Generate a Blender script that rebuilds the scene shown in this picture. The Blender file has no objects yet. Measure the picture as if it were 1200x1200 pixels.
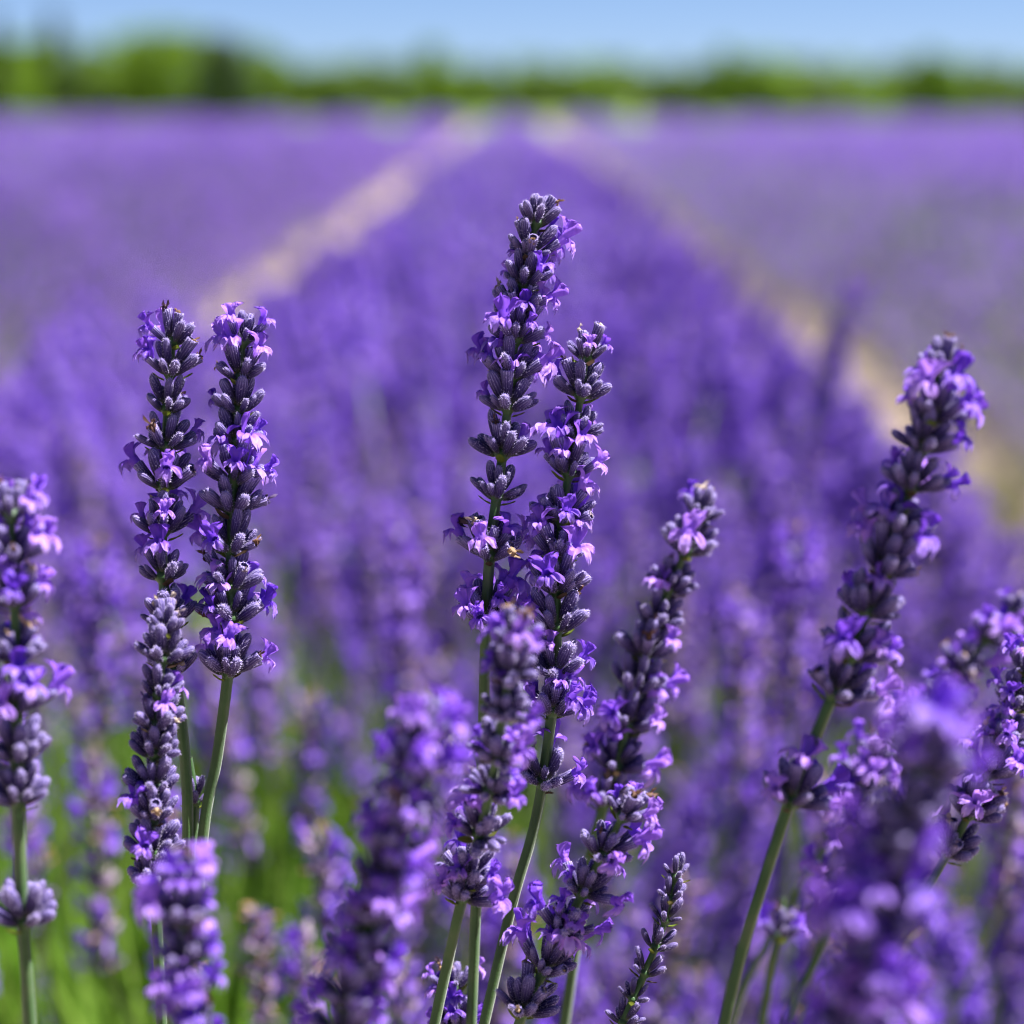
import bpy, math, random
import numpy as np
from mathutils import Vector, Matrix, Euler

R = math.radians
SC = bpy.context.scene
COL = SC.collection
rng = random.Random(7)

# ------------------------------------------------------------------ camera
CAM_H = 0.95
FPX = 2750.0                       # focal length in photo pixels (1200 px frame)
PITCH = math.atan(495.0 / FPX)     # horizon sits 495 px above the centre
FOCUS = 0.55
cam_data = bpy.data.cameras.new('camera')
cam_data.sensor_fit = 'HORIZONTAL'
cam_data.sensor_width = 24.0
cam_data.lens = 55.0
cam_data.clip_start = 0.02
cam_data.clip_end = 8000.0
cam_data.dof.use_dof = True
cam_data.dof.focus_distance = FOCUS
cam_data.dof.aperture_fstop = 4.7
cam = bpy.data.objects.new('camera', cam_data)
cam.location = (0, 0, CAM_H)
cam.rotation_euler = (R(90) - PITCH, 0, 0)
COL.objects.link(cam)
SC.camera = cam

# ------------------------------------------------------------------ world and sun
SUN_EL, SUN_AZ = R(65), R(84)     # azimuth clockwise from +Y (the view direction)
world = bpy.data.worlds.new('World')
SC.world = world
world.use_nodes = True
wn = world.node_tree.nodes
wn.clear()
sky = wn.new('ShaderNodeTexSky')
sky.sky_type = 'NISHITA'
sky.sun_disc = False
sky.sun_elevation = SUN_EL
sky.sun_rotation = SUN_AZ
sky.altitude = 300
sky.air_density = 0.3
sky.dust_density = 0.45
sky.ozone_density = 4.5
bg = wn.new('ShaderNodeBackground')
bg.inputs['Strength'].default_value = 0.05
wo = wn.new('ShaderNodeOutputWorld')
world.node_tree.links.new(sky.outputs[0], bg.inputs[0])
world.node_tree.links.new(bg.outputs[0], wo.inputs[0])

sun_data = bpy.data.lights.new('sun', 'SUN')
sun_data.energy = 5.0
sun_data.angle = R(0.53)
sun_data.color = (1.0, 0.97, 0.93)
sun = bpy.data.objects.new('sun', sun_data)
sdir = Vector((math.sin(SUN_AZ) * math.cos(SUN_EL), math.cos(SUN_AZ) * math.cos(SUN_EL), math.sin(SUN_EL)))
sun.rotation_euler = sdir.to_track_quat('Z', 'Y').to_euler()
sun.location = sdir * 20
COL.objects.link(sun)

SC.view_settings.view_transform = 'Standard'
SC.view_settings.look = 'None'
SC.view_settings.exposure = 1.7
SC.view_settings.gamma = 1.0
SC.view_settings.use_curve_mapping = False
SC.render.engine = 'CYCLES'
cy = SC.cycles
cy.use_denoising = True
cy.use_adaptive_sampling = False
cy.filter_width = 1.15
cy.max_bounces = 5
cy.diffuse_bounces = 3
cy.glossy_bounces = 2
cy.transmission_bounces = 2
cy.transparent_max_bounces = 6
cy.sample_clamp_indirect = 6.0

FWD = Vector((0, math.cos(PITCH), -math.sin(PITCH)))
UPV = Vector((0, math.sin(PITCH), math.cos(PITCH)))


def at(px, py, d):
    """World point that stands d metres in front of the lens in the direction of a photo pixel."""
    return Vector((0, 0, CAM_H)) + d * (FWD + Vector((1, 0, 0)) * ((px - 600) / FPX) + UPV * ((600 - py) / FPX))


# ------------------------------------------------------------------ materials
class NT:
    def __init__(self, name):
        self.m = bpy.data.materials.new(name)
        self.m.use_nodes = True
        self.t = self.m.node_tree
        self.n = self.t.nodes
        self.bsdf = self.n['Principled BSDF']
        self.out = self.n['Material Output']

    def add(self, typ, **kw):
        nd = self.n.new(typ)
        for k, v in kw.items():
            setattr(nd, k, v)
        return nd

    def link(self, a, b):
        self.t.links.new(a, b)

    def math(self, op, a, b=None, clamp=False):
        nd = self.add('ShaderNodeMath', operation=op)
        nd.use_clamp = clamp
        for i, v in enumerate((a, b)):
            if v is None:
                continue
            if isinstance(v, (int, float)):
                nd.inputs[i].default_value = v
            else:
                self.link(v, nd.inputs[i])
        return nd.outputs[0]

    def maprange(self, v, a, b, c=0.0, d=1.0):
        nd = self.add('ShaderNodeMapRange')
        self.link(v, nd.inputs['Value'])
        for k, x in zip(('From Min', 'From Max', 'To Min', 'To Max'), (a, b, c, d)):
            nd.inputs[k].default_value = x
        return nd.outputs['Result']

    def ramp(self, v, stops):
        nd = self.add('ShaderNodeValToRGB')
        el = nd.color_ramp.elements
        while len(el) < len(stops):
            el.new(0.5)
        for e, (p, c) in zip(el, stops):
            e.position = p
            e.color = (*c, 1)
        self.link(v, nd.inputs['Fac'])
        return nd.outputs['Color']

    def mix(self, fac, a, b, blend='MIX'):
        nd = self.add('ShaderNodeMix', data_type='RGBA', blend_type=blend)
        for sock, v in ((nd.inputs[0], fac), (nd.inputs[6], a), (nd.inputs[7], b)):
            if isinstance(v, (int, float)):
                sock.default_value = v
            elif isinstance(v, tuple):
                sock.default_value = (*v, 1)
            else:
                self.link(v, sock)
        return nd.outputs[2]

    def noise(self, scale, detail=3.0, coord=None):
        nd = self.add('ShaderNodeTexNoise')
        nd.inputs['Scale'].default_value = scale
        nd.inputs['Detail'].default_value = detail
        if coord is not None:
            self.link(coord, nd.inputs['Vector'])
        return nd.outputs['Fac']

    def leafy(self, color, translucency, rough=0.6, spec=0.25):
        """Principled front with translucent light coming through."""
        b = self.bsdf
        b.inputs['Roughness'].default_value = rough
        b.inputs['Specular IOR Level'].default_value = spec
        self.link(color, b.inputs['Base Color'])
        tr = self.add('ShaderNodeBsdfTranslucent')
        self.link(color, tr.inputs['Color'])
        mx = self.add('ShaderNodeMixShader')
        mx.inputs[0].default_value = translucency
        self.link(b.outputs[0], mx.inputs[1])
        self.link(tr.outputs[0], mx.inputs[2])
        self.link(mx.outputs[0], self.out.inputs['Surface'])


def mat_calyx():
    """Ribbed, hairy calyx: greenish foot, grey violet body, pale felted tip."""
    t = NT('calyx_felt')
    co = t.add('ShaderNodeTexCoord').outputs['Object']
    sep = t.add('ShaderNodeSeparateXYZ')
    t.link(co, sep.inputs[0])
    z = t.maprange(sep.outputs['Z'], 0.0, 0.0062)
    rnd = t.add('ShaderNodeObjectInfo').outputs['Random']
    ang = t.math('ARCTAN2', sep.outputs['Y'], sep.outputs['X'])
    rib = t.maprange(t.math('SINE', t.math('MULTIPLY', ang, 13.0)), -0.2, 0.9)
    nz = t.noise(2600, 3, co)
    body = t.ramp(z, [(0.0, (0.085, 0.11, 0.025)), (0.2, (0.022, 0.016, 0.05)), (0.55, (0.024, 0.012, 0.09)), (1.0, (0.045, 0.024, 0.17))])
    alt = t.ramp(z, [(0.0, (0.10, 0.12, 0.035)), (0.3, (0.034, 0.025, 0.065)), (1.0, (0.055, 0.028, 0.18))])
    body = t.mix(t.maprange(rnd, 0.3, 1.0), body, alt)
    felt = t.math('MULTIPLY', rib, t.maprange(nz, 0.3, 0.62), True)
    tip = t.maprange(z, 0.25, 1.05)
    felt = t.math('MULTIPLY', felt, t.math('ADD', 0.07, t.math('MULTIPLY', t.math('MULTIPLY', tip, tip), 0.62)), True)
    felt = t.math('ADD', felt, t.math('MULTIPLY', t.math('MULTIPLY', tip, t.math('MULTIPLY', tip, tip)), 0.24), True)
    c = t.mix(felt, body, (0.56, 0.48, 0.84))
    t.link(c, t.bsdf.inputs['Base Color'])
    t.bsdf.inputs['Roughness'].default_value = 0.75
    t.bsdf.inputs['Specular IOR Level'].default_value = 0.15
    t.bsdf.inputs['Sheen Weight'].default_value = 0.12
    t.bsdf.inputs['Sheen Roughness'].default_value = 0.4
    t.bsdf.inputs['Sheen Tint'].default_value = (0.85, 0.78, 1.0, 1)
    bump = t.add('ShaderNodeBump')
    bump.inputs['Strength'].default_value = 0.5
    bump.inputs['Distance'].default_value = 0.0003
    t.link(t.math('ADD', rib, nz), bump.inputs['Height'])
    t.link(bump.outputs[0], t.bsdf.inputs['Normal'])
    return t.m


def mat_hair():
    t = NT('calyx_hair')
    c = t.mix(0.0, (0.62, 0.53, 0.84), (0.5, 0.5, 0.5))
    t.leafy(c, 0.4, 0.7, 0.1)
    return t.m


def mat_petal(name, island):
    t = NT(name)
    if island:
        rnd = t.add('ShaderNodeNewGeometry').outputs['Random Per Island']
        c = t.ramp(rnd, [(0.0, (0.14, 0.05, 0.56)), (0.55, (0.23, 0.09, 0.68)), (1.0, (0.56, 0.35, 0.90))])
    else:
        rnd = t.add('ShaderNodeObjectInfo').outputs['Random']
        c = t.ramp(rnd, [(0.0, (0.15, 0.045, 0.60)), (0.4, (0.28, 0.105, 0.74)), (1.0, (0.46, 0.23, 0.84))])
        co = t.add('ShaderNodeTexCoord').outputs['Object']
        sep = t.add('ShaderNodeSeparateXYZ')
        t.link(co, sep.inputs[0])
        # paler outer lobes, violet throat
        edge = t.maprange(sep.outputs['X'], 0.0012, 0.0048)
        c = t.mix(t.math('MULTIPLY', edge, 0.55), c, (0.72, 0.54, 0.94))
        nz = t.noise(900, 4, co)
        c = t.mix(t.maprange(nz, 0.45, 0.75, 0, 0.35), c, (0.16, 0.04, 0.60))
        bump = t.add('ShaderNodeBump')
        bump.inputs['Strength'].default_value = 0.7
        bump.inputs['Distance'].default_value = 0.0005
        t.link(nz, bump.inputs['Height'])
        t.link(bump.outputs[0], t.bsdf.inputs['Normal'])
    t.leafy(c, 0.42, 0.5, 0.3)
    return t.m


def mat_stem():
    t = NT('stem_green')
    co = t.add('ShaderNodeTexCoord').outputs['Object']
    nz = t.noise(90, 6, co)
    c = t.ramp(nz, [(0.3, (0.020, 0.062, 0.012)), (0.55, (0.040, 0.10, 0.022)), (0.72, (0.08, 0.12, 0.045))])
    t.link(c, t.bsdf.inputs['Base Color'])
    t.bsdf.inputs['Roughness'].default_value = 0.5
    t.bsdf.inputs['Specular IOR Level'].default_value = 0.35
    t.bsdf.inputs['Sheen Weight'].default_value = 0.15
    bump = t.add('ShaderNodeBump')
    bump.inputs['Strength'].default_value = 0.3
    bump.inputs['Distance'].default_value = 0.0004
    t.link(t.noise(1500, 3, co), bump.inputs['Height'])
    t.link(bump.outputs[0], t.bsdf.inputs['Normal'])
    return t.m


def mat_ramp(name, stops, transl, rough=0.6, island=False, noise=None):
    t = NT(name)
    if island:
        v = t.add('ShaderNodeNewGeometry').outputs['Random Per Island']
    elif noise:
        v = t.noise(noise, 4, t.add('ShaderNodeTexCoord').outputs['Object'])
    else:
        v = t.add('ShaderNodeObjectInfo').outputs['Random']
    t.leafy(t.ramp(v, stops), transl, rough)
    return t.m


M = {}
M['calyx'] = mat_calyx()
M['hair'] = mat_hair()
M['petal'] = mat_petal('petal_violet', False)
M['petal_far'] = mat_petal('petal_violet_mass', True)
M['stem'] = mat_stem()
M['bract'] = mat_ramp('bract_green', [(0.0, (0.10, 0.15, 0.015)), (0.6, (0.14, 0.17, 0.025)), (0.8, (0.08, 0.06, 0.03)), (1.0, (0.06, 0.035, 0.025))], 0.4)
M['withered'] = mat_ramp('withered_tan', [(0.0, (0.05, 0.03, 0.06)), (0.35, (0.16, 0.08, 0.05)), (0.6, (0.42, 0.28, 0.16)), (0.8, (0.50, 0.40, 0.32)), (1.0, (0.10, 0.06, 0.22))], 0.3)
M['calyx_far'] = mat_ramp('calyx_mass', [(0.0, (0.05, 0.025, 0.14)), (0.4, (0.11, 0.06, 0.27)), (0.75, (0.17, 0.10, 0.35)), (1.0, (0.29, 0.20, 0.42))], 0.15, island=True)
M['calyx_faded'] = mat_ramp('calyx_faded_mass', [(0.0, (0.05, 0.028, 0.12)), (0.35, (0.14, 0.085, 0.24)), (0.7, (0.32, 0.23, 0.40)), (1.0, (0.54, 0.42, 0.50))], 0.2, island=True)
M['withered_far'] = mat_ramp('withered_mass', [(0.0, (0.30, 0.15, 0.07)), (1.0, (0.55, 0.38, 0.22))], 0.3, island=True)
M['stem_far'] = mat_ramp('stem_mass', [(0.0, (0.09, 0.16, 0.04)), (1.0, (0.22, 0.28, 0.11))], 0.15, island=True)
M['leaf'] = mat_ramp('lavender_leaf', [(0.0, (0.08, 0.18, 0.012)), (0.6, (0.13, 0.26, 0.02)), (1.0, (0.20, 0.30, 0.05))], 0.4, island=True)
M['leaf_grey'] = mat_ramp('lavender_leaf_grey', [(0.0, (0.10, 0.15, 0.07)), (1.0, (0.20, 0.24, 0.13))], 0.3, island=True)
M['weed'] = mat_ramp('path_weed', [(0.0, (0.16, 0.18, 0.07)), (1.0, (0.27, 0.25, 0.13))], 0.35, island=True)
M['tree_light'] = mat_ramp('foliage_yellow_green', [(0.0, (0.11, 0.22, 0.006)), (1.0, (0.20, 0.31, 0.010))], 0.5, island=True)
M['tree_mid'] = mat_ramp('foliage_mid_green', [(0.0, (0.07, 0.15, 0.008)), (1.0, (0.15, 0.23, 0.02))], 0.45, island=True)
M['tree_dark'] = mat_ramp('foliage_dark_green', [(0.0, (0.02, 0.05, 0.006)), (1.0, (0.05, 0.095, 0.014))], 0.25, island=True)
M['bark'] = mat_ramp('bark', [(0.3, (0.07, 0.05, 0.035)), (0.7, (0.16, 0.12, 0.09))], 0.0, 0.9, noise=12)


def mat_soil():
    t = NT('dry_stony_soil')
    co = t.add('ShaderNodeTexCoord').outputs['Object']
    a = t.noise(0.7, 6, co)
    b = t.noise(28, 6, co)
    c = t.ramp(b, [(0.3, (0.13, 0.095, 0.075)), (0.55, (0.25, 0.19, 0.15)), (0.75, (0.35, 0.285, 0.23))])
    c = t.mix(t.maprange(a, 0.45, 0.7, 0.0, 0.28), c, (0.20, 0.18, 0.12))
    t.link(c, t.bsdf.inputs['Base Color'])
    t.bsdf.inputs['Roughness'].default_value = 0.95
    bump = t.add('ShaderNodeBump')
    bump.inputs['Strength'].default_value = 0.8
    bump.inputs['Distance'].default_value = 0.03
    t.link(b, bump.inputs['Height'])
    t.link(bump.outputs[0], t.bsdf.inputs['Normal'])
    return t.m


def mat_meadow():
    t = NT('meadow_grass')
    co = t.add('ShaderNodeTexCoord').outputs['Object']
    a = t.noise(0.12, 5, co)
    c = t.ramp(a, [(0.35, (0.075, 0.15, 0.02)), (0.65, (0.16, 0.22, 0.045))])
    t.link(c, t.bsdf.inputs['Base Color'])
    t.bsdf.inputs['Roughness'].default_value = 0.9
    return t.m


M['soil'] = mat_soil()
M['meadow'] = mat_meadow()


# ------------------------------------------------------------------ mesh building
class MB:
    """Collects vertices and faces (with a material name each) for one mesh."""

    def __init__(self):
        self.v, self.f, self.m, self.mats = [], [], [], []

    def mi(self, name):
        if name not in self.mats:
            self.mats.append(name)
        return self.mats.index(name)

    def add(self, verts, faces, mat, mx=None):
        o = len(self.v)
        if mx is None:
            self.v.extend(tuple(p) for p in verts)
        else:
            a = np.array([tuple(p) for p in verts])
            mm = np.array(mx)
            self.v.extend(map(tuple, a @ mm[:3, :3].T + mm[:3, 3]))
        k = self.mi(mat)
        self.f.extend(tuple(i + o for i in f) for f in faces)
        self.m.extend([k] * len(faces))

    def join(self, other, mx):
        a = np.array(other.v)
        mm = np.array(mx)
        o = len(self.v)
        self.v.extend(map(tuple, a @ mm[:3, :3].T + mm[:3, 3]))
        ks = [self.mi(n) for n in other.mats]
        self.f.extend(tuple(i + o for i in f) for f in other.f)
        self.m.extend(ks[i] for i in other.m)

    def mesh(self, name, smooth=True):
        me = bpy.data.meshes.new(name)
        me.from_pydata(self.v, [], self.f)
        for n in self.mats:
            me.materials.append(M[n])
        me.polygons.foreach_set('material_index', self.m)
        me.polygons.foreach_set('use_smooth', [smooth] * len(self.f))
        me.update()
        return me


def link(name, data, parent=None, mx=None):
    o = bpy.data.objects.new(name, data)
    COL.objects.link(o)
    if parent is not None:
        o.parent = parent
    if mx is not None:
        o.matrix_basis = mx
    return o


def tag(o, label=None, category=None, group=None, kind=None):
    for k, v in (('label', label), ('category', category), ('group', group), ('kind', kind)):
        if v:
            o[k] = v
    return o


def frame_z(p, z, x):
    """Matrix at p with local Z along z and local X near x."""
    z = z.normalized()
    y = z.cross(x)
    if y.length < 1e-6:
        y = z.cross(Vector((0.3, 1, 0.2)))
    y.normalize()
    x = y.cross(z)
    return Matrix(((x.x, y.x, z.x, p.x), (x.y, y.y, z.y, p.y), (x.z, y.z, z.z, p.z), (0, 0, 0, 1)))


def ring_tube(prof, seg, rib=0.0, bend=0.0, cap=True):
    """Lathe of (z, r) with ribs; bend pushes the top toward +X."""
    v, f = [], []
    h = prof[-1][0]
    for z, r in prof:
        for i in range(seg):
            a = 2 * math.pi * i / seg
            rr = r * (1 + (rib if i % 2 else -rib))
            v.append((rr * math.cos(a) + bend * (z / h) ** 2, rr * math.sin(a), z))
    n = len(prof)
    for j in range(n - 1):
        for i in range(seg):
            i2 = (i + 1) % seg
            f.append((j * seg + i, j * seg + i2, (j + 1) * seg + i2, (j + 1) * seg + i))
    if cap:
        v.append((bend, 0, h + prof[-1][1] * 0.5))
        c = len(v) - 1
        f += [((n - 1) * seg + i, (n - 1) * seg + (i + 1) % seg, c) for i in range(seg)]
    return v, f


mm_ = 0.001


def calyx_mb(kind, r):
    mb = MB()
    L = 6.2
    wide = {'bud': .86, 'fat': 1.02, 'slim': 0.70, 'open': .92}[kind]
    prof = [(0, .30), (.06, .55), (.22, .82), (.42, 1.02), (.62, 1.10), (.78, 1.06), (.90, .86), (.97, .52), (1.0, .22)]
    if kind == 'open':
        prof = [(0, .30), (.08, .60), (.3, .90), (.55, 1.05), (.8, 1.10), (.97, 1.18), (1.0, 1.06), (.90, .85)]
    pr = [(z * L * mm_, q * wide * mm_) for z, q in prof]
    bend = r.uniform(-.8, .4) * mm_
    if kind == 'open':
        v, f = ring_tube(pr[:-1] + [(pr[-2][0] * 1.001, pr[-1][1])], 18, .06, bend, False)
        mb.add(v, f, 'calyx')
        # dark mouth
        o = [(0.85 * wide * mm_ * math.cos(a) + bend * .8, .85 * wide * mm_ * math.sin(a), .9 * L * mm_) for a in [k * math.pi / 4 for k in range(8)]]
        mb.add(o, [tuple(range(8))], 'calyx')
    else:
        v, f = ring_tube(pr, 18, .055, bend)
        mb.add(v, f, 'calyx')
    # short felt hairs standing off the surface
    for k in range(120):
        t = min(.99, r.random() ** .7)
        q = np.interp(t, [p[0] for p in prof[:-1]], [p[1] for p in prof[:-1]]) * wide * mm_
        a = r.uniform(0, 6.283)
        n = Vector((math.cos(a), math.sin(a), r.uniform(.2, 1.1))).normalized()
        p = Vector((q * math.cos(a) + bend * t * t, q * math.sin(a), t * L * mm_))
        s = Vector((-math.sin(a), math.cos(a), 0)) * .06 * mm_
        l = r.uniform(.25, .6) * mm_
        mb.add([p - s, p + s, p + n * l], [(0, 1, 2)], 'hair')
    return mb


def lobe(mb, mat, origin, out, up, side, length, width, curl, r, nu=5, nv=4, ruffle=.25):
    """A petal lobe: grows from origin along out, bending toward up by curl, cupped and ruffled."""
    v, f = [], []
    ph = r.uniform(0, 6.28)
    for j in range(nv + 1):
        t = j / nv
        w = width * (.42 + .58 * math.sin(min(1, t * 1.25) * math.pi * .5)) * (1 if t < .7 else math.sqrt(max(.05, 1 - ((t - .7) / .31) ** 2)))
        ang = curl * t
        c = origin + (out * math.sin(1.2 * t + .001) / 1.0 * math.cos(ang * .5) + up * math.sin(ang) * t) * length * .95
        for i in range(nu + 1):
            s = i / nu * 2 - 1
            rf = ruffle * mm_ * (math.sin(ph + s * 4.2 + t * 3) * t + .5 * math.sin(ph * 2 + s * 9) * t * t)
            v.append(c + side * s * w * .5 + up * (rf + .18 * width * s * s * (1 - .3 * t)))
    for j in range(nv):
        for i in range(nu):
            a = j * (nu + 1) + i
            f.append((a, a + 1, a + nu + 2, a + nu + 1))
    mb.add(v, f, mat)


def corolla_mb(r, mat='petal', lo=False, spread=1.0):
    """Two-lipped lavender corolla: tube along +Z, three-lobed lower lip toward +X, erect two-lobed upper lip toward -X."""
    mb = MB()
    tl = 3.2 * mm_
    seg = 6 if lo else 10
    v, f = ring_tube([(0, .7 * mm_), (tl * .5, .95 * mm_), (tl, 1.35 * mm_)], seg, 0, .35 * mm_, False)
    mb.add(v, f, mat)
    nu, nv = (2, 2) if lo else (7, 6)
    X, Y, Z = Vector((1, 0, 0)), Vector((0, 1, 0)), Vector((0, 0, 1))
    sc = r.uniform(.9, 1.12) * spread
    for a in (-.52, 0, .52):          # lower lip, three lobes spreading
        a += r.uniform(-.1, .1)
        d = X * math.cos(a * 1.6) + Y * math.sin(a * 1.6)
        s = Vector((-d.y, d.x, 0))
        o = X * .35 * mm_ + d * 1.1 * mm_ + Z * tl * .96
        out = (d * .93 + Z * r.uniform(.15, .5)).normalized()
        upv = (Z * .9 - d * .35).normalized()
        lobe(mb, mat, o, out, upv, s, 2.9 * mm_ * sc, 2.3 * mm_ * sc, r.uniform(-1.5, -.4), r, nu, nv, .75)
    for a in (-.42, .42):             # upper lip, two larger erect lobes
        a += r.uniform(-.08, .08)
        d = -(X * math.cos(a * 1.3)) + Y * math.sin(a * 1.9)
        d.normalize()
        s = Vector((d.y, -d.x, 0)) * (1 if a > 0 else 1)
        o = X * .35 * mm_ + d * 1.15 * mm_ + Z * tl * .92
        out = (Z * .97 + d * r.uniform(-.05, .3)).normalized()
        upv = (-d * .95 + Z * .3).normalized()
        lobe(mb, mat, o, out, upv, s, 4.4 * mm_ * sc, 3.5 * mm_ * sc, r.uniform(-.9, .25), r, nu, nv, .9)
    return mb


def withered_mb(r, mat='withered', lo=False):
    mb = MB()
    n = 2 if lo else 4
    seg = 5 if lo else 8
    v, f = ring_tube([(0, .65 * mm_), (1.0 * mm_, .75 * mm_), (1.9 * mm_, .4 * mm_)], seg, .15, r.uniform(-.5, .8) * mm_)
    v = [Vector(p) + Vector((r.uniform(-.2, .2), r.uniform(-.2, .2), r.uniform(-.25, .25))) * mm_ for p in v]
    mb.add(v, f, mat)
    for k in range(n):
        a = r.uniform(0, 6.28)
        d = Vector((math.cos(a), math.sin(a), 0))
        lobe(mb, mat, d * .3 * mm_ + Vector((0, 0, 1.4 * mm_)), (d + Vector((0, 0, r.uniform(.1, 1.2)))).normalized(),
             Vector((0, 0, 1)), Vector((-d.y, d.x, 0)), r.uniform(1.0, 2.0) * mm_, r.uniform(.8, 1.4) * mm_, r.uniform(-2, 2), r, 3, 3, .5)
    return mb


def bract_mb(r):
    """Ovate pointed bract: grows along +Z cupped toward -X."""
    mb = MB()
    v, f = [], []
    nu, nv = 6, 7
    L, W = 6.0 * mm_, 4.6 * mm_
    for j in range(nv + 1):
        t = j / nv
        w = W * 1.75 * (t + .04) ** .55 * max(0, 1 - t) ** .85 + .06 * mm_
        for i in range(nu + 1):
            s = i / nu * 2 - 1
            v.append((.9 * mm_ * (s * s) * -1 * (w / W) + 1.2 * mm_ * math.sin(t * 2.0) + .15 * mm_ * math.sin(t * 9 + s * 3), s * w * .5, t * L))
    for j in range(nv):
        for i in range(nu):
            a = j * (nu + 1) + i
            f.append((a, a + 1, a + nu + 2, a + nu + 1))
    mb.add(v, f, 'bract')
    return mb


def node_mb():
    mb = MB()
    v, f = ring_tube([(-1.2 * mm_, .75 * mm_), (-.5 * mm_, 1.1 * mm_), (.3 * mm_, 1.75 * mm_), (1.0 * mm_, 1.65 * mm_), (1.8 * mm_, .9 * mm_)], 12, .05)
    mb.add(v, f, 'stem')
    return mb


mr = random.Random(11)
CALYX = {k: [calyx_mb(k, mr).mesh('calyx_' + k) for _ in range(4)] for k in ('bud', 'fat', 'slim', 'open')}
COROLLA = [corolla_mb(mr, spread=s).mesh('flower') for s in (1.0, 1.08, .92, 1.0, .8)]
WITHERED = [withered_mb(mr).mesh('withered_flower') for _ in range(3)]
BRACT = [bract_mb(mr).mesh('bract') for _ in range(2)]
NODE = node_mb().mesh('whorl_node')


def whorl_layout(r, size, n_in, n_out, p_flower, p_wither, top=False, turn=0.0):
    """Pieces of one whorl in its own frame: list of (kind, matrix, scale)."""
    out = []
    rings = [(max(2, n_in - 1), (18, 38), .8, 1.6, 1.06), (n_out, (42, 68), 1.35, .2, .92)]
    if top:
        rings = [(n_in, (8, 26), .5, 1.2, 1.0), (n_out, (36, 58), 1.0, .2, .86)]
    for k, (n, tilt, off, z0, sc) in enumerate(rings):
        for i in range(n):
            phi = turn + 2 * math.pi * (i + .5 * k) / max(1, n) + r.uniform(-.22, .22)
            # two opposite cymes: crowd the angles toward the two sides
            phi -= .18 * math.sin(2 * (phi - turn))
            a = R(r.uniform(*tilt))
            d = Vector((math.sin(a) * math.cos(phi), math.sin(a) * math.sin(phi), math.cos(a)))
            x = Vector((math.cos(a) * math.cos(phi), math.cos(a) * math.sin(phi), -math.sin(a)))
            p = Vector((off * mm_ * math.cos(phi), off * mm_ * math.sin(phi), (z0 + r.uniform(-.4, .4)) * mm_)) * size
            s = size * sc * r.choice((r.uniform(.70, .92), r.uniform(.9, 1.12), r.uniform(.95, 1.2)))
            mx = frame_z(p, d, x)
            q = r.random()
            kind = 'bud'
            if q < p_flower and not (top and k == 0):
                kind = 'flower'
            elif q < p_flower + p_wither:
                kind = 'withered'
            out.append((kind, mx, s))
    return out


def catmull(pts, n):
    out = []
    P = [pts[0] + (pts[0] - pts[1])] + list(pts) + [pts[-1] + (pts[-1] - pts[-2])]
    m = len(pts) - 1
    for k in range(n + 1):
        u = min(m - 1e-9, m * k / n)
        i = int(u)
        t = u - i
        a, b, c, d = P[i], P[i + 1], P[i + 2], P[i + 3]
        out.append(.5 * ((2 * b) + (c - a) * t + (2 * a - 5 * b + 4 * c - d) * t * t + (3 * b - a - 3 * c + d) * t ** 3))
    return out


def tube_mb(path, radii, mat, seg=12, square=.16):
    mb = MB()
    v, f = [], []
    for k, p in enumerate(path):
        t = (path[min(k + 1, len(path) - 1)] - path[max(k - 1, 0)]).normalized()
        x = Vector((1, 0.25, 0)) - t * t.dot(Vector((1, .25, 0)))
        x.normalize()
        y = t.cross(x)
        for i in range(seg):
            a = 2 * math.pi * i / seg
            rr = radii[k] * (1 + square * math.cos(4 * a))
            v.append(p + (x * math.cos(a) + y * math.sin(a)) * rr)
    for k in range(len(path) - 1):
        for i in range(seg):
            i2 = (i + 1) % seg
            f.append((k * seg + i, k * seg + i2, (k + 1) * seg + i2, (k + 1) * seg + i))
    f.append(tuple(range(seg)))
    f.append(tuple((len(path) - 1) * seg + i for i in reversed(range(seg))))
    mb.add(v, f, mat)
    return mb


# ------------------------------------------------------------------ the setting
def sheet(name, x0, x1, y0, y1, z, mat, label):
    mb = MB()
    mb.add([(x0, y0, z), (x1, y0, z), (x1, y1, z), (x0, y1, z)], [(0, 1, 2, 3)], mat)
    return tag(link(name, mb.mesh(name, False)), label, kind='structure')


FIELD_END = 60.0
sheet('ground', -3000, 3000, -60, 6000, 0.0, 'soil', 'pale stony soil between the lavender rows')
sheet('meadow', -2900, 2900, FIELD_END, 5900, 0.004, 'meadow', 'green meadow beyond the lavender field')


# ------------------------------------------------------------------ foreground lavender spikes
GROUP_FG = 'lavender spikes standing up in the foreground'


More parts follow.
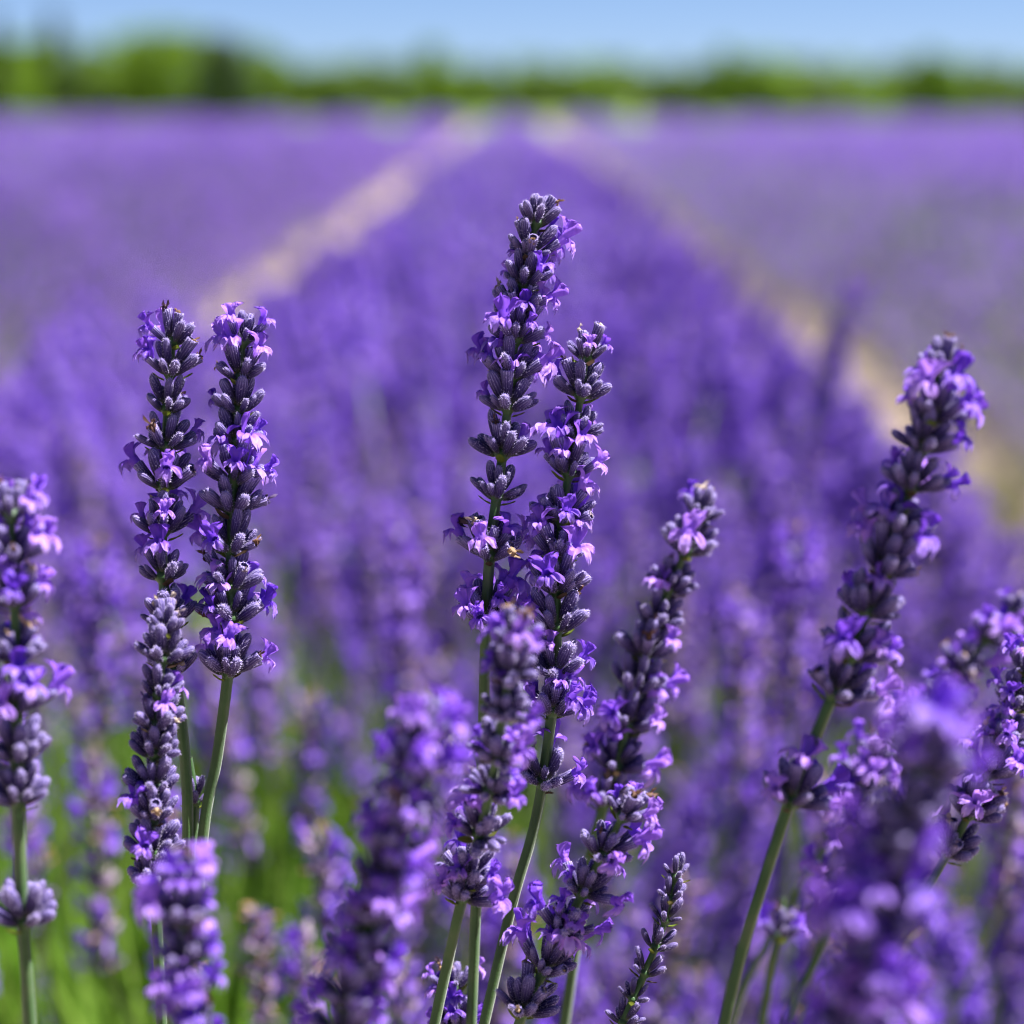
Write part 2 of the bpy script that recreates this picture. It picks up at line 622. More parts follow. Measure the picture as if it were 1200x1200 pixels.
def spike(label, axis, nodes, foot, seed, p_flower=.2, p_wither=.1, size=1.0, n_in=7, n_out=10,
          green=True, bud_only=False, lo_from=None, stem_r=1.15):
    """axis: (photo x, photo y, depth) from the tip down the spike and its stem; nodes: photo y of each whorl's base."""
    r = random.Random(seed)
    size *= 1.07
    pts = [Vector(a) for a in axis]
    smp = catmull(pts, 80)
    wp = [at(*s) for s in smp]
    ys = [s.y for s in smp]
    base = Vector(foot)
    root = link('lavender_spike', None)
    root.empty_display_size = .01
    root.location = base
    tag(root, label, 'lavender', GROUP_FG)
    # the stem runs on below the frame down to the plant's foot
    tail = catmull([wp[-8], wp[-1], wp[-1].lerp(base, .5) + Vector((0, 0, .02)), base], 24)
    tail = [p for p in tail[9:]]
    path = [p - base for p in wp[2:]] + [p - base for p in tail]
    n = len(path)
    radii = [(.62 + (stem_r - .62) * min(1, k / 45.0)) * mm_ * size / 1.07 for k in range(n)]
    link('stem', tube_mb(path, radii, 'stem').mesh('stem'), root)
    for k, y in enumerate(nodes):
        i = min(range(len(ys)), key=lambda j: abs(ys[j] - y))
        p = wp[i] - base
        t = (wp[max(0, i - 2)] - wp[min(len(wp) - 1, i + 2)]).normalized()
        top = k == 0
        sz = size * (r.uniform(.93, 1.06) + (.10 if k > 3 and not bud_only else 0) if not top else .98)
        wx = frame_z(p, t, Vector((math.cos(k * 1.57 + seed), math.sin(k * 1.57 + seed), 0)))
        w = link('flower_whorl', NODE, root, wx @ Matrix.Scale(sz, 4))
        ni, no = (n_in, n_out)
        if top:
            ni, no = max(3, n_in - 2), max(3, n_out - 2)
        pf = p_flower[k % len(p_flower)] if isinstance(p_flower, (list, tuple)) else p_flower
        for kind, mx, s in whorl_layout(r, 1.0, ni, no, 0 if bud_only else min(.62, pf * 1.0), 0 if (bud_only or top) else p_wither * .6, top, r.uniform(0, 3)):
            form = r.choice(('bud', 'bud', 'fat', 'slim')) if kind == 'bud' else 'open'
            if bud_only:
                form = r.choice(('slim', 'bud'))
            twist = Matrix.Rotation(r.uniform(-.6, .6), 4, 'Z')
            link('calyx', r.choice(CALYX[form]), w, mx @ twist @ Matrix.Scale(s, 4))
            if kind == 'flower':
                m2 = mx @ Matrix.Translation((0, 0, 4.6 * mm_ * s)) @ Matrix.Rotation(r.uniform(-.35, .35), 4, 'Z') @ Matrix.Rotation(r.uniform(-.6, .0), 4, 'Y')
                link('flower', r.choice(COROLLA), w, m2 @ Matrix.Scale(s * r.uniform(.78, 1.04), 4))
            elif kind == 'withered':
                m2 = mx @ Matrix.Translation((0, 0, 5.4 * mm_ * s)) @ Matrix.Rotation(r.uniform(-1, 1), 4, 'Y')
                link('withered_flower', r.choice(WITHERED), w, m2 @ Matrix.Scale(s * r.uniform(.5, 1.0), 4))
        for side in (0, 1):
            phi = side * math.pi + r.uniform(-.4, .4)
            a = R(r.uniform(46, 62))
            d = Vector((math.sin(a) * math.cos(phi), math.sin(a) * math.sin(phi), math.cos(a)))
            x = Vector((math.cos(a) * math.cos(phi), math.cos(a) * math.sin(phi), -math.sin(a)))
            q = Vector((math.cos(phi), math.sin(phi), 0)) * 1.2 * mm_ + Vector((0, 0, -1.3 * mm_))
            link('bract', r.choice(BRACT), w, frame_z(q, d, x) @ Matrix.Scale(r.uniform(.45, .68), 4))
    return root


F = FOCUS
spike('tallest sharp lavender spike in the centre, rising above all others',
      [(634, 236, F), (620, 300, F), (606, 380, F), (597, 460, F), (588, 540, F), (576, 630, F), (570, 720, F + .004), (566, 860, F + .012), (560, 1010, F + .015), (552, 1210, F + .02)],
      [264, 297, 332, 367, 402, 441, 484, 536, 588, 652, 728], (-.03, .66, 0), 3, (.2, .3, .15, .1, .35, .4, .25, .1, .05, .15, .45), .12)
spike('sharp lavender spike leaning against the right of the tallest one',
      [(690, 392, F), (684, 440, F), (672, 520, F), (660, 600, F), (652, 690, F), (652, 770, F), (645, 850, F + .003), (628, 960, F + .008), (600, 1060, F + .01), (565, 1210, F + .012)],
      [424, 468, 513, 560, 612, 650, 690, 740, 790, 838, 925], (-.01, .67, 0), 5, (.25, .25, .1, .4, .45, .3, .25, .1, .35, .3, .15), .10)
spike('left one of the two tall sharp lavender spikes on the left',
      [(204, 372, F), (201, 420, F), (196, 480, F), (193, 560, F), (190, 640, F), (195, 720, F), (206, 800, F + .004), (216, 880, F + .006), (220, 980, F + .008), (214, 1210, F + .012)],
      [402, 438, 478, 522, 574, 630, 680, 735, 790], (-.11, .66, 0), 8, (.3, .35, .1, .05, .3, .25, .15, .2, .2), .18, n_in=6, n_out=8)
spike('right one of the two tall sharp lavender spikes on the left, with bare stem below',
      [(286, 374, F), (283, 420, F), (278, 500, F), (273, 580, F), (270, 660, F), (270, 740, F), (266, 800, F + .002), (254, 890, F + .006), (238, 980, F + .008), (222, 1210, F + .012)],
      [404, 446, 484, 520, 565, 605, 645, 690, 730, 790], (-.10, .67, 0), 12, (.3, .3, .05, .05, .25, .25, .1, .05, .3, .3), .14)
spike('dark dense lavender spike standing in front of the left pair',
      [(198, 706, F - .02), (192, 760, F - .02), (183, 850, F - .02), (180, 940, F - .018), (180, 1030, F - .016), (184, 1090, F - .014), (190, 1210, F - .01)],
      [742, 778, 815, 850, 888, 926, 964, 1002, 1032], (-.12, .62, 0), 21, (.2, .05, .12, .12, .08, .1, .08, .05, .03), .12, size=.93, n_in=8, n_out=9)
spike('short blurred lavender spike at the bottom left corner below the dark one',
      [(218, 1000, .455), (214, 1050, .455), (216, 1110, .455), (220, 1170, .455), (226, 1230, .455), (230, 1300, .46)],
      [1040, 1085, 1130, 1175, 1225], (-.10, .58, 0), 23, .55, .06, size=.88)
spike('stout lavender spike cut by the left edge, stem with a lone lower whorl',
      [(12, 562, .492), (14, 640, .492), (18, 740, .492), (20, 850, .494), (22, 960, .496), (26, 1060, .498), (36, 1210, .502)],
      [605, 655, 715, 775, 835, 890, 945, 1088], (-.17, .6, 0), 31, (.6, .6, .3, .4, .3, .25, .2, .0), .15, size=1.04)
spike('blurred lavender spike crossing in front of the centre pair',
      [(612, 716, .488), (600, 770, .49), (588, 850, .5), (574, 930, .515), (556, 1000, .53), (540, 1060, .535), (522, 1140, .54), (506, 1215, .542)],
      [758, 795, 838, 885, 930, 978, 1030, 1052], (-.04, .62, 0), 37, (.5, .35, .15, .35, .25, .3, .12, .1), .1, size=.98)
spike('leaning dark lavender spike right of centre with one lilac flower at its tip',
      [(832, 578, .605), (806, 640, .605), (772, 720, .605), (748, 800, .605), (726, 880, .605), (706, 950, .607), (690, 1010, .61), (660, 1210, .62)],
      [612, 650, 690, 732, 772, 815, 858, 900, 945], (.03, .72, 0), 41, (.35, .05, .12, .2, .08, .12, .1, .4, .25), .2, size=1.1)
spike('lavender spike with violet flowers leaning along the bottom centre',
      [(752, 922, .525), (728, 960, .53), (696, 1020, .535), (666, 1080, .538), (636, 1140, .54), (612, 1190, .54), (590, 1260, .545)],
      [958, 1005, 1050, 1095, 1140, 1185], (.0, .62, 0), 43, (.35, .2, .3, .35, .3, .3), .12, size=.97)
spike('small slender lavender spike of closed buds at the bottom edge',
      [(797, 1000, F), (789, 1040, F), (776, 1090, F), (756, 1140, F), (736, 1185, F), (716, 1240, F)],
      [1030, 1056, 1082, 1112, 1142, 1172, 1200], (.02, .63, 0), 47, 0, 0, size=.74, n_in=4, n_out=4, bud_only=True)
spike('large slightly blurred lavender spike leaning at the right, whorl apart below',
      [(1108, 404, .497), (1098, 460, .497), (1080, 530, .498), (1052, 620, .5), (1022, 700, .501), (992, 780, .502), (966, 840, .503), (930, 930, .505), (896, 1030, .508), (868, 1120, .51), (846, 1215, .512)],
      [445, 490, 535, 580, 626, 674, 722, 770, 818, 938], (.06, .62, 0), 53, (.25, .4, .12, .45, .35, .4, .12, .15, .15, .25), .1, size=1.06)
spike('broad soft lavender spike blurred in front at the lower left of centre',
      [(500, 822, .445), (488, 880, .445), (468, 960, .447), (446, 1040, .45), (424, 1120, .452), (404, 1200, .455), (392, 1260, .457)],
      [862, 905, 950, 995, 1040, 1085, 1130, 1175, 1215], (-.05, .58, 0), 59, (.6, .45, .3, .45, .4, .4, .4, .3, .3), .04, size=.95)
spike('strongly blurred dark lavender spike nearest to the lens, bottom right',
      [(1112, 806, .395), (1094, 860, .395), (1070, 930, .395), (1046, 1010, .396), (1026, 1090, .397), (1010, 1170, .398), (1000, 1260, .40)],
      [860, 905, 955, 1005, 1055, 1105, 1160, 1210, 1250], (.05, .5, 0), 61, (.6, .5, .10, .10, .45, .45, .3, .4, .4), .0, size=1.05, n_in=9, n_out=11)
spike('lavender spike curving in from the right edge, sharp violet flowers midway',
      [(1216, 748, .58), (1198, 800, .58), (1176, 860, .58), (1148, 930, .58), (1116, 990, .582), (1080, 1050, .585), (1020, 1130, .59), (960, 1220, .6)],
      [790, 830, 870, 912, 955, 1000], (.10, .7, 0), 67, (.2, .15, .3, .45, .35, .2), .1, size=1.0)
spike('blurred lavender spike reaching the right edge behind the large leaning one',
      [(1206, 690, .66), (1170, 735, .66), (1120, 790, .66), (1068, 850, .665), (1010, 930, .67), (950, 1020, .68), (880, 1140, .69), (850, 1220, .7)],
      [720, 752, 784, 816, 850, 884], (.1, .8, 0), 71, .35, .12, size=1.0)
spike('pale lavender spike half hidden behind the nearest blurred one at right',
      [(1036, 850, .64), (1020, 900, .64), (1000, 960, .64), (984, 1030, .642), (966, 1100, .645), (930, 1180, .65), (900, 1240, .66)],
      [890, 925, 960, 1000, 1040, 1080], (.09, .78, 0), 73, .5, .25, size=1.02)
spike('few violet flowers at the bottom edge behind the green centre stems',
      [(524, 1118, .575), (528, 1150, .575), (534, 1180, .575), (538, 1220, .575)],
      [1160, 1205], (-.03, .68, 0), 79, .55, .0, size=.95)
spike('thin flower tuft on a green stem at the bottom right, blurred',
      [(918, 1050, .66), (914, 1090, .66), (905, 1130, .66), (890, 1220, .67)],
      [1100], (.07, .74, 0), 83, .7, .1, size=1.0)
spike('dark little whorl on the stem between the left pair of spikes',
      [(222, 884, F + .012), (226, 915, F + .012), (228, 940, F + .012), (226, 1010, F + .013), (220, 1210, F + .016)],
      [942], (-.105, .68, 0), 85, .05, .1, size=.85, n_in=4, n_out=5)

# ------------------------------------------------------------------ simplified spikes for the crowd behind
def lo_calyx(r, mat='calyx_far'):
    mb = MB()
    L = 6.2 * mm_
    v, f = ring_tube([(0, .35 * mm_), (.4 * L, 1.05 * mm_), (.8 * L, 1.05 * mm_), (L, .4 * mm_)], 6, 0, 0)
    mb.add(v, f, mat)
    return mb


LO_C = [lo_calyx(mr), lo_calyx(mr, 'calyx_faded')]
LO_F = [corolla_mb(mr, 'petal_far', True, 1.05) for _ in range(4)]
LO_W = withered_mb(mr, 'withered_far', True)


def lo_head(seed, whorls, p_flower, p_wither, faded=0):
    """A whole flower head as one mesh, base at the origin, growing along +Z. Returns the builder and its length."""
    r = random.Random(seed)
    mb = MB()
    z = 0.0
    for k in range(whorls):
        top = k == whorls - 1
        for kind, mx, s in whorl_layout(r, 1.0, 3 if top else 5, 4 if top else 6, p_flower, p_wither, top, r.uniform(0, 3)):
            mx = Matrix.Translation((0, 0, z)) @ mx
            mb.join(LO_C[faded], mx @ Matrix.Scale(s, 4))
            if kind == 'flower':
                mb.join(r.choice(LO_F), mx @ Matrix.Translation((0, 0, 5.2 * mm_ * s)) @ Matrix.Scale(s * 1.1, 4))
            elif kind == 'withered':
                mb.join(LO_W, mx @ Matrix.Translation((0, 0, 5.3 * mm_ * s)) @ Matrix.Scale(s, 4))
        z += (11.0 - 4.5 * k / whorls) * mm_ * r.uniform(.85, 1.15)
    v, f = ring_tube([(0, .9 * mm_), (z, .6 * mm_)], 5, 0, 0)
    mb.add(v, f, 'stem_far')
    return mb, z


HEADS = []
for k, (w, pf, pw) in enumerate([(8, .36, .08), (7, .28, .12), (9, .42, .06), (7, .2, .2), (8, .46, .05), (6, .35, .1), (9, .22, .18), (7, .1, .3)]):
    mb, ln = lo_head(500 + k, w, pf, pw, 0 if k == 4 else 1)
    HEADS.append((mb, mb.mesh('flower_head'), ln))


def unit_stem(bow):
    path = [Vector((bow * 4 * t * (1 - t), 0, t)) for t in [i / 8 for i in range(9)]]
    return tube_mb(path, [1.25 * mm_] * 9, 'stem_far', 6, 0)


STEMS = [unit_stem(b).mesh('stem') for b in (-.05, .0, .04, .08)]

GROUP_BG = 'soft lavender spikes crowded behind the sharp ones'


def crowd_spike(tip, lean, k, label, r, scale=1.0):
    """Empty at the foot, a bowed stem and a flower head on top."""
    mbh, me, ln = HEADS[k % len(HEADS)]
    foot = tip - lean
    d = lean.normalized()
    root = link('lavender_spike', None)
    root.empty_display_size = .01
    tag(root, label, 'lavender', GROUP_BG)
    q = frame_z(foot, d, Vector((math.cos(k), math.sin(k), 0)))
    root.matrix_basis = q
    hl = ln * scale
    sl = max(.05, lean.length - hl)
    link('stem', r.choice(STEMS), root, Matrix.Diagonal((1.0, 1.0, sl, 1)))
    link('flower_head', me, root, Matrix.Translation((0, 0, sl)) @ Matrix.Scale(scale, 4))
    return root


def canopy(x):
    """Height of the flowering top of a lavender row at distance x from its middle."""
    a = abs(x)
    return .68 if a < .22 else .68 - (a - .22) * 1.0


cr = random.Random(101)
SPECIAL = [
    ('soft lavender spike standing alone left of the centre pair, pale flowers on top', 472, 618, .98, 0),
    ('soft lavender spike with lilac tip left of the large leaning one', 932, 622, .90, 4),
    ('soft dark lavender spike beside the right edge of the central pair low down', 870, 700, .95, 2),
    ('soft lavender spike between the left pair and the centre, tip in the green', 362, 812, .98, 1),
    ('faded soft lavender spike low between the left pair and the broad blurred one', 300, 1060, .80, 7),
    ('pale faded soft lavender spike just left of the broad blurred one', 356, 1085, .78, 3),
    ('dark violet soft lavender spike right behind the left edge spike', 112, 640, .90, 4),
    ('soft violet lavender spike low behind the left edge spike', 110, 880, .84, 6),
]
for lab, px, py, d, k in SPECIAL:
    t = at(px, py, d)
    crowd_spike(t, Vector((cr.uniform(-.03, .03), cr.uniform(-.04, .04), t.z - .05)), k, lab, cr, 1.05)


def crowd_label(x, y, py, lean, k):
    px = 600 + x / y * FPX * .97
    look = ('soft', 'soft', 'flowery', 'fading', 'flowery', 'soft', 'fading', 'withered')[k]
    where = ('near the left edge' if px < 130 else 'behind the left pair' if px < 330 else 'left of the centre pair' if px < 520
             else 'behind the centre pair' if px < 720 else 'right of the centre pair' if px < 960 else 'near the right edge')
    far = ('half blurred' if y < 1.0 else 'blurred' if y < 1.4 else 'strongly blurred')
    tilt = 'leaning left' if lean.x < -.04 else 'leaning right' if lean.x > .04 else 'upright'
    low = 'low' if py > 900 else 'midway up' if py > 700 else 'higher up'
    return '%s %s lavender spike, %s, %s %s' % (look, far, tilt, low, where)


n_bg = 0
tries = 0
while n_bg < 292 and tries < 9000:
    tries += 1
    y = .72 + 1.35 * cr.random() ** 1.25
    x = cr.uniform(-1, 1) * (.235 * y + .02)
    side_left = x < -.05
    h = (canopy(x * .8) + cr.gauss(0.0, .04)) if y > 1.25 else cr.uniform(.50, .74)
    if y < 1.15 and side_left and cr.random() < .5:
        continue
    if y < .95 and h > .66 and cr.random() < .6:
        continue
    py = 105 + (CAM_H - h) / y * FPX
    if py > 1260 or py < 480 or (py < 560 and y < 1.2):
        continue
    lean = Vector((x * .55 + cr.gauss(0, .05), cr.gauss(0, .06) - .02, h - cr.uniform(.05, .15)))
    kk = cr.randrange(8)
    crowd_spike(Vector((x, y, h)), lean, kk, crowd_label(x, y, py, lean, kk), cr, cr.uniform(.85, 1.15))
    n_bg += 1


# ------------------------------------------------------------------ masses: instanced with geometry nodes
def proto_collection(name, meshes):
    c = bpy.data.collections.new(name)
    for i, me in enumerate(meshes):
        o = bpy.data.objects.new('%s_%02d' % (name, i), me)
        c.objects.link(o)
    return c


def scatter(name, coll, items, label, kind='stuff', category=None):
    """items: (location, euler, scale, index). One object that instances the collection's members on its points."""
    me = bpy.data.meshes.new(name)
    me.from_pydata([tuple(i[0]) for i in items], [], [])
    n = len(items)
    a = me.attributes.new('rot', 'FLOAT_VECTOR', 'POINT')
    a.data.foreach_set('vector', np.array([tuple(i[1]) for i in items], dtype=np.float32).ravel())
    a = me.attributes.new('siz', 'FLOAT_VECTOR', 'POINT')
    a.data.foreach_set('vector', np.array([((i[2],) * 3 if isinstance(i[2], float) else i[2]) for i in items], dtype=np.float32).ravel())
    a = me.attributes.new('pick', 'INT', 'POINT')
    a.data.foreach_set('value', np.array([i[3] for i in items], dtype=np.int32))
    ng = bpy.data.node_groups.new(name, 'GeometryNodeTree')
    ng.interface.new_socket('Geometry', in_out='INPUT', socket_type='NodeSocketGeometry')
    ng.interface.new_socket('Geometry', in_out='OUTPUT', socket_type='NodeSocketGeometry')
    N, L = ng.nodes, ng.links
    gi, go = N.new('NodeGroupInput'), N.new('NodeGroupOutput')
    ci = N.new('GeometryNodeCollectionInfo')
    ci.inputs['Collection'].default_value = coll
    ci.inputs['Separate Children'].default_value = True
    ci.inputs['Reset Children'].default_value = True
    ip = N.new('GeometryNodeInstanceOnPoints')
    ip.inputs['Pick Instance'].default_value = True

    def attr(nm, typ):
        nd = N.new('GeometryNodeInputNamedAttribute')
        nd.data_type = typ
        nd.inputs['Name'].default_value = nm
        return nd.outputs['Attribute']
    er = N.new('FunctionNodeEulerToRotation')
    L.new(attr('rot', 'FLOAT_VECTOR'), er.inputs[0])
    L.new(gi.outputs[0], ip.inputs['Points'])
    L.new(ci.outputs[0], ip.inputs['Instance'])
    L.new(attr('pick', 'INT'), ip.inputs['Instance Index'])
    L.new(er.outputs[0], ip.inputs['Rotation'])
    L.new(attr('siz', 'FLOAT_VECTOR'), ip.inputs['Scale'])
    L.new(ip.outputs[0], go.inputs[0])
    o = link(name, me)
    md = o.modifiers.new('scatter', 'NODES')
    md.node_group = ng
    return tag(o, label, category, kind=kind)


def euler_to(d, spin):
    q = d.to_track_quat('Z', 'Y') @ Euler((0, 0, spin)).to_quaternion()
    return q.to_euler()


# spikes of the middle row from 1.4 m on (head plus stem, tip at the local origin)
whole = []
for k in range(8):
    mbh, ln = lo_head(560 + k, 6 + k % 4, (.65, .5, .7, .4, .75, .55, .45, .35)[k], .08, k % 2)
    mb = MB()
    mb.join(mbh, Matrix.Translation((0, 0, -ln)))
    v, f = ring_tube([(-.30, 1.3 * mm_), (-ln, 1.0 * mm_)], 5, 0, 0)
    mb.add(v, f, 'stem_far')
    whole.append(mb.mesh('whole_spike'))
C_SPIKE = proto_collection('spike_form', whole)
items = []
sr = random.Random(211)
for _ in range(5200):
    y = 1.45 + 6.6 * sr.random() ** .95
    x = sr.uniform(-.66, .66)
    if abs(x) > .24 * y + .15:
        continue
    xx = x
    if x < 0 and y < 6.5:
        xx = x * (.58 + .42 * max(0, min(1, (y - 2.65) / 1.6)))                      # the row bulges toward the left path here
    if x > 0:
        xx = x * .90
    h = canopy(xx) + sr.gauss(0, .035) + .03 * math.sin(y * 4.1 + x * 3)
    if x > .45 and sr.random() < .4:
        continue
    if math.sin(x * 13 + 1.3 * math.sin(y * 2.1)) * math.sin(y * 6.3 + x * 2) > .58:
        continue                          # gaps between neighbouring plants
    d = Vector((x * .9 + sr.gauss(0, .12), sr.gauss(0, .14), .8))
    items.append((Vector((x, y, h)), euler_to(d, sr.uniform(0, 6)), sr.uniform(1.0, 1.35), sr.randrange(8)))
for _ in range(620):                      # lower spikes tucked under the near crowd
    y = .85 + 1.3 * sr.random()
    x = sr.uniform(-1, 1) * (.25 * y + .05)
    if x < .02 and sr.random() < .85:
        continue
    h = sr.uniform(.40, .63)
    d = Vector((x * .9 + sr.gauss(0, .16), sr.gauss(0, .18), .8))
    items.append((Vector((x, y, h)), euler_to(d, sr.uniform(0, 6)), sr.uniform(.85, 1.15), sr.randrange(8)))
scatter('lavender_row', C_SPIKE, items, 'flowering tops of the middle lavender row behind the foreground')


# leaf tufts
def tuft(seed, n, h0, h1, spread, mat, width):
    r = random.Random(seed)
    mb = MB()
    for _ in range(n):
        a = r.uniform(0, 6.28)
        b = Vector((r.gauss(0, spread * .3), r.gauss(0, spread * .3), 0))
        h = r.uniform(h0, h1)
        o = Vector((math.cos(a), math.sin(a), 0)) * spread * r.random()
        s = Vector((-math.sin(a), math.cos(a), 0)) * width * r.uniform(.6, 1.2)
        s.rotate(Euler((0, 0, r.uniform(-1, 1))))
        p1, p2 = b + o * .4 + Vector((0, 0, h * .55)), b + o + Vector((0, 0, h))
        mb.add([b - s * .5, b + s * .5, p1 + s, p1 - s, p2], [(0, 1, 2, 3), (3, 2, 4)], mat)
    return mb


C_TUFT = proto_collection('tuft_form', [tuft(31 + k, 34, .05, .17, .05, 'leaf', .0022).mesh('tuft') for k in range(4)] +
                          [tuft(41 + k, 34, .05, .15, .06, 'leaf_grey', .002).mesh('tuft_grey') for k in range(2)])
items = []
for _ in range(3400):
    y = .8 + 5.5 * sr.random() ** 1.5
    x = sr.uniform(-.6, .6)
    if abs(x) > .25 * y + .12:
        continue
    top = max(.03, canopy(x) - (.20 if x < -.06 and y < 1.35 else .31))
    z = top - abs(sr.gauss(0, .07))
    k = sr.randrange(4) if (x < .02 or sr.random() < .45) else 4 + sr.randrange(2)
    items.append((Vector((x, y, max(0, z))), Euler((sr.gauss(0, .25), sr.gauss(0, .25) + x * .5, sr.uniform(0, 6))), sr.uniform(.8, 1.4), k))
scatter('lavender_foliage', C_TUFT, items, 'narrow green lavender leaves under the spikes of the middle row')


# whole bushes for the far rows
def far_bush(seed, n):
    r = random.Random(seed)
    mb = MB()
    for _ in range(n):
        x, y = r.uniform(-.74, .74), r.uniform(-.36, .36)
        h = max(.16, canopy(x)) + r.gauss(0, .035)
        d = Vector((x * .9 + r.gauss(0, .13), y * .5 + r.gauss(0, .13), .8)).normalized()
        top = Vector((x, y, h))
        L = r.uniform(.045, .085)
        sx = d.orthogonal().normalized()
        sy = d.cross(sx)
        foot = top - d * r.uniform(.2, .32)
        w = .0016
        mb.add([foot - sx * w, foot + sx * w, top + sx * w, top - sx * w], [(0, 1, 2, 3)], 'stem_far')
        for k in range(15):
            t = k / 14
            a = k * 2.4 + r.uniform(-.4, .4)
            o = sx * math.cos(a) + sy * math.sin(a)
            c = top - d * L * t + o * .0035
            e = c + o * r.uniform(.005, .009) + d * r.uniform(.004, .008)
            s = o.cross(d) * r.uniform(.0045, .0068)
            mb.add([c - s, c + s, e + s * .8, e - s * .8], [(0, 1, 2, 3)], 'petal_far' if r.random() < .52 else 'calyx_far')
    for _ in range(int(n * 1.2)):
        x, y = r.uniform(-.56, .56), r.uniform(-.4, .4)
        z = max(0, (canopy(x) - .24)) * r.random() ** .4
        a = r.uniform(0, 6.28)
        o = Vector((math.cos(a) * .05 + x * .1, math.sin(a) * .05, r.uniform(.05, .12)))
        s = Vector((-math.sin(a), math.cos(a), 0)) * .006
        b = Vector((x, y, z))
        mb.add([b - s, b + s, b + o], [(0, 1, 2)], 'leaf_grey' if r.random() < .65 else 'leaf')
    return mb


C_BUSH = proto_collection('bush_form', [far_bush(61 + k, 430).mesh('bush') for k in range(4)])
PITCH_ROW = 2.0
br = random.Random(307)


def row_items(cx, y0, y1, wide=1.0):
    out = []
    y = y0
    while y < y1:
        out.append((Vector((cx + br.gauss(0, .03), y, 0)), Euler((0, 0, br.choice((0, math.pi)) + br.gauss(0, .06))),
                    (br.uniform(.94, 1.1) * wide, br.uniform(.95, 1.15), br.uniform(.92, 1.07) * (1 - .55 * max(0, min(1, (y - 10) / 28)))), br.randrange(4)))
        y += .55 * br.uniform(.9, 1.15)
    return out


scatter('lavender_row', C_BUSH, row_items(0, 2.9, FIELD_END - .5, .84), 'far stretch of the middle lavender row between the two pale paths')
for k in range(1, 10):
    for sgn, nm in ((-1, 'left'), (1, 'right')):
        cx = sgn * (k * PITCH_ROW - .13)
        y0 = max(2.0, (abs(cx) - .7) / .235 - 3.0)
        if y0 > FIELD_END - 4:
            continue
        nth = ('first', 'second', 'third', 'fourth', 'fifth', 'sixth', 'seventh', 'eighth', 'ninth')[k - 1]
        scatter('lavender_row', C_BUSH, row_items(cx, y0, FIELD_END - .5, .92 if k == 1 else 1.05), '%s blurred lavender row to the %s of the middle row' % (nth, nm))

# weeds on the paths
items = []
for _ in range(150):
    sgn = 1 if sr.random() < .75 else -1
    y = 3.5 + 30 * sr.random() ** 1.6
    items.append((Vector((sgn * (.92 + sr.gauss(0, .16)), y, 0)), Euler((0, 0, sr.uniform(0, 6))), sr.uniform(.5, 1.3), sr.randrange(3)))
C_WEED = proto_collection('weed_form', [tuft(91 + k, 40, .03, .12, .09, 'weed', .004).mesh('weed') for k in range(3)])
scatter('path_weeds', C_WEED, items, 'dry yellow green weeds on the soil paths')


# ------------------------------------------------------------------ hedgerow trees and shrubs beyond the meadow
def crown_mb(seed, w, h, z0, mat, n, shape):
    r = random.Random(seed)
    mb = MB()
    clumps = []
    for _ in range(14 if shape != 'cypress' else 22):
        t = r.random()
        if shape == 'cypress':
            rad = w * .5 * (1 - t) ** .7 * r.uniform(.4, 1)
        else:
            rad = w * .5 * math.sqrt(max(.05, 1 - (2 * t - .8) ** 2 / 1.6)) * r.uniform(.3, 1)
        a = r.uniform(0, 6.28)
        clumps.append((Vector((rad * math.cos(a), rad * math.sin(a), z0 + t * h)), w * r.uniform(.16, .28)))
    for _ in range(n):
        c, s = r.choice(clumps)
        d = Vector((r.gauss(0, 1), r.gauss(0, 1), r.gauss(0, 1))).normalized()
        p = c + d * s * r.random() ** .35
        if p.z < .05:
            p.z = .05
        u = Vector((r.gauss(0, 1), r.gauss(0, 1), r.gauss(0, 1))).normalized() * r.uniform(.10, .22)
        v = u.orthogonal().normalized() * r.uniform(.06, .12)
        mb.add([p - u, p + v, p + u, p - v], [(0, 1, 2, 3)], mat)
    return mb


def trunk_mb(seed, h, w, rad):
    r = random.Random(seed)
    mb = tube_mb([Vector((0, 0, 0)), Vector((.03, 0, h * .4)), Vector((0, .04, h))], [rad, rad * .7, rad * .3], 'bark', 7, 0)
    for k in range(5):
        a = k * 1.26 + r.uniform(-.3, .3)
        z = h * r.uniform(.3, .75)
        e = Vector((math.cos(a) * w * .32, math.sin(a) * w * .32, z + h * .25))
        b = tube_mb([Vector((0, 0, z)), Vector((0, 0, z)).lerp(e, .5) + Vector((0, 0, .05)), e], [rad * .45, rad * .3, rad * .12], 'bark', 5, 0)
        mb.join(b, Matrix.Identity(4))
    return mb


GROUP_T = 'shrubs and trees of the hedgerow behind the field'


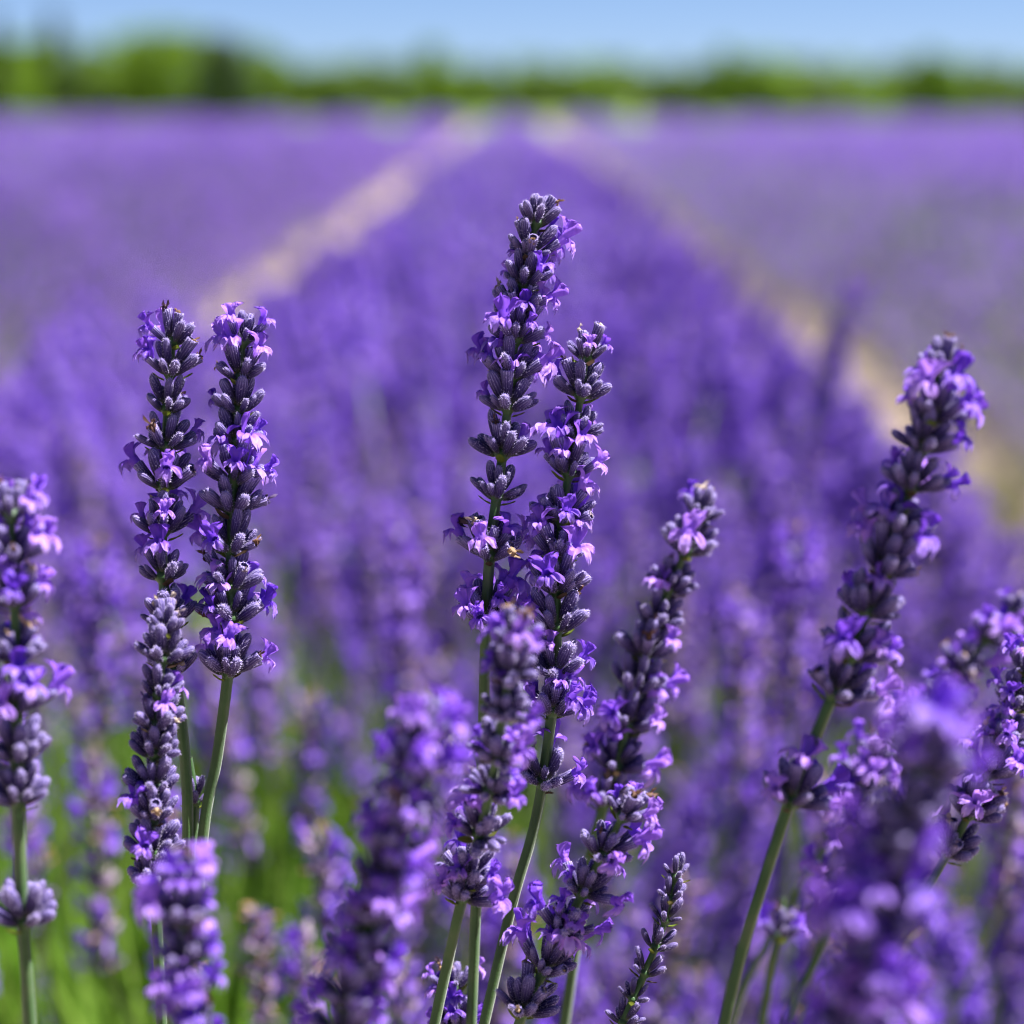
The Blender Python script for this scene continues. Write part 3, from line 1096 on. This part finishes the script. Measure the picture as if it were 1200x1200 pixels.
def tree(name, label, px, top_py, wpx, y, mat, shape, seed, cat, n=1800):
    y = y * .86
    x = (px - 600) / FPX * y
    h = CAM_H + (105 - top_py) / FPX * y
    w = wpx * (1.3 if name == 'hedge_shrub' else .9) / FPX * y
    root = link(name, None)
    root.location = (x, y, 0)
    tag(root, label, cat, GROUP_T)
    th = h * (.85 if shape == 'cypress' else .7)
    link('trunk', trunk_mb(seed, th, w, .05 + .012 * h).mesh('trunk'), root)
    z0 = h * (.08 if shape != 'tree' else .25)
    link('crown', crown_mb(seed + 1, w, h - z0, z0, mat, n, shape).mesh('crown', False), root)
    return root


tree('cypress_tree', 'dark slim cypress at the left edge of the hedgerow', 6, 20, 34, 96, 'tree_dark', 'cypress', 900, 'tree', 2200)
tree('cypress_tree', 'dark slim cypress second from the left edge of the hedgerow', 74, 22, 32, 96, 'tree_dark', 'cypress', 910, 'tree', 2200)
tree('round_bush', 'darkest broad bush in the hedgerow left of the pale path', 268, 58, 92, 90, 'tree_dark', 'bush', 920, 'bush', 2600)
tree('round_bush', 'bright yellow green bush standing taller above the left path end', 515, 66, 66, 92, 'tree_light', 'bush', 930, 'bush', 2200)
tree('small_tree', 'thin small tree standing above the low hedge right of centre', 840, 64, 40, 94, 'tree_light', 'tree', 940, 'tree', 1400)
tree('small_tree', 'broad small tree above the low hedge toward the right edge', 1085, 70, 70, 94, 'tree_light', 'tree', 950, 'tree', 2200)
tr = random.Random(401)
px = -50
i = 0
ORD = ('first second third fourth fifth sixth seventh eighth ninth tenth eleventh twelfth thirteenth fourteenth fifteenth sixteenth '
       'seventeenth eighteenth nineteenth twentieth').split()
ORD += ['twenty-' + o for o in ORD[:9]] + ['thirtieth'] + ['thirty-' + o for o in ORD[:9]]
while px < 1260:
    left = px < 340
    top = tr.uniform(50, 64) if left else tr.uniform(80, 88)
    wpx = tr.uniform(46, 74)
    mat = tr.choice(('tree_light', 'tree_light', 'tree_mid')) if left else tr.choice(('tree_mid', 'tree_light', 'tree_mid'))
    hue = 'yellow green' if mat == 'tree_light' else 'mid green'
    lab = '%s %s hedgerow shrub, %s from the left edge' % ('tall' if left else 'low', hue, ORD[i])
    tree('hedge_shrub', lab, px, top, wpx, 100 + tr.uniform(-2, 3), mat, 'bush', 1000 + 7 * i, 'shrub', 1700)
    px += wpx * .62
    i += 1
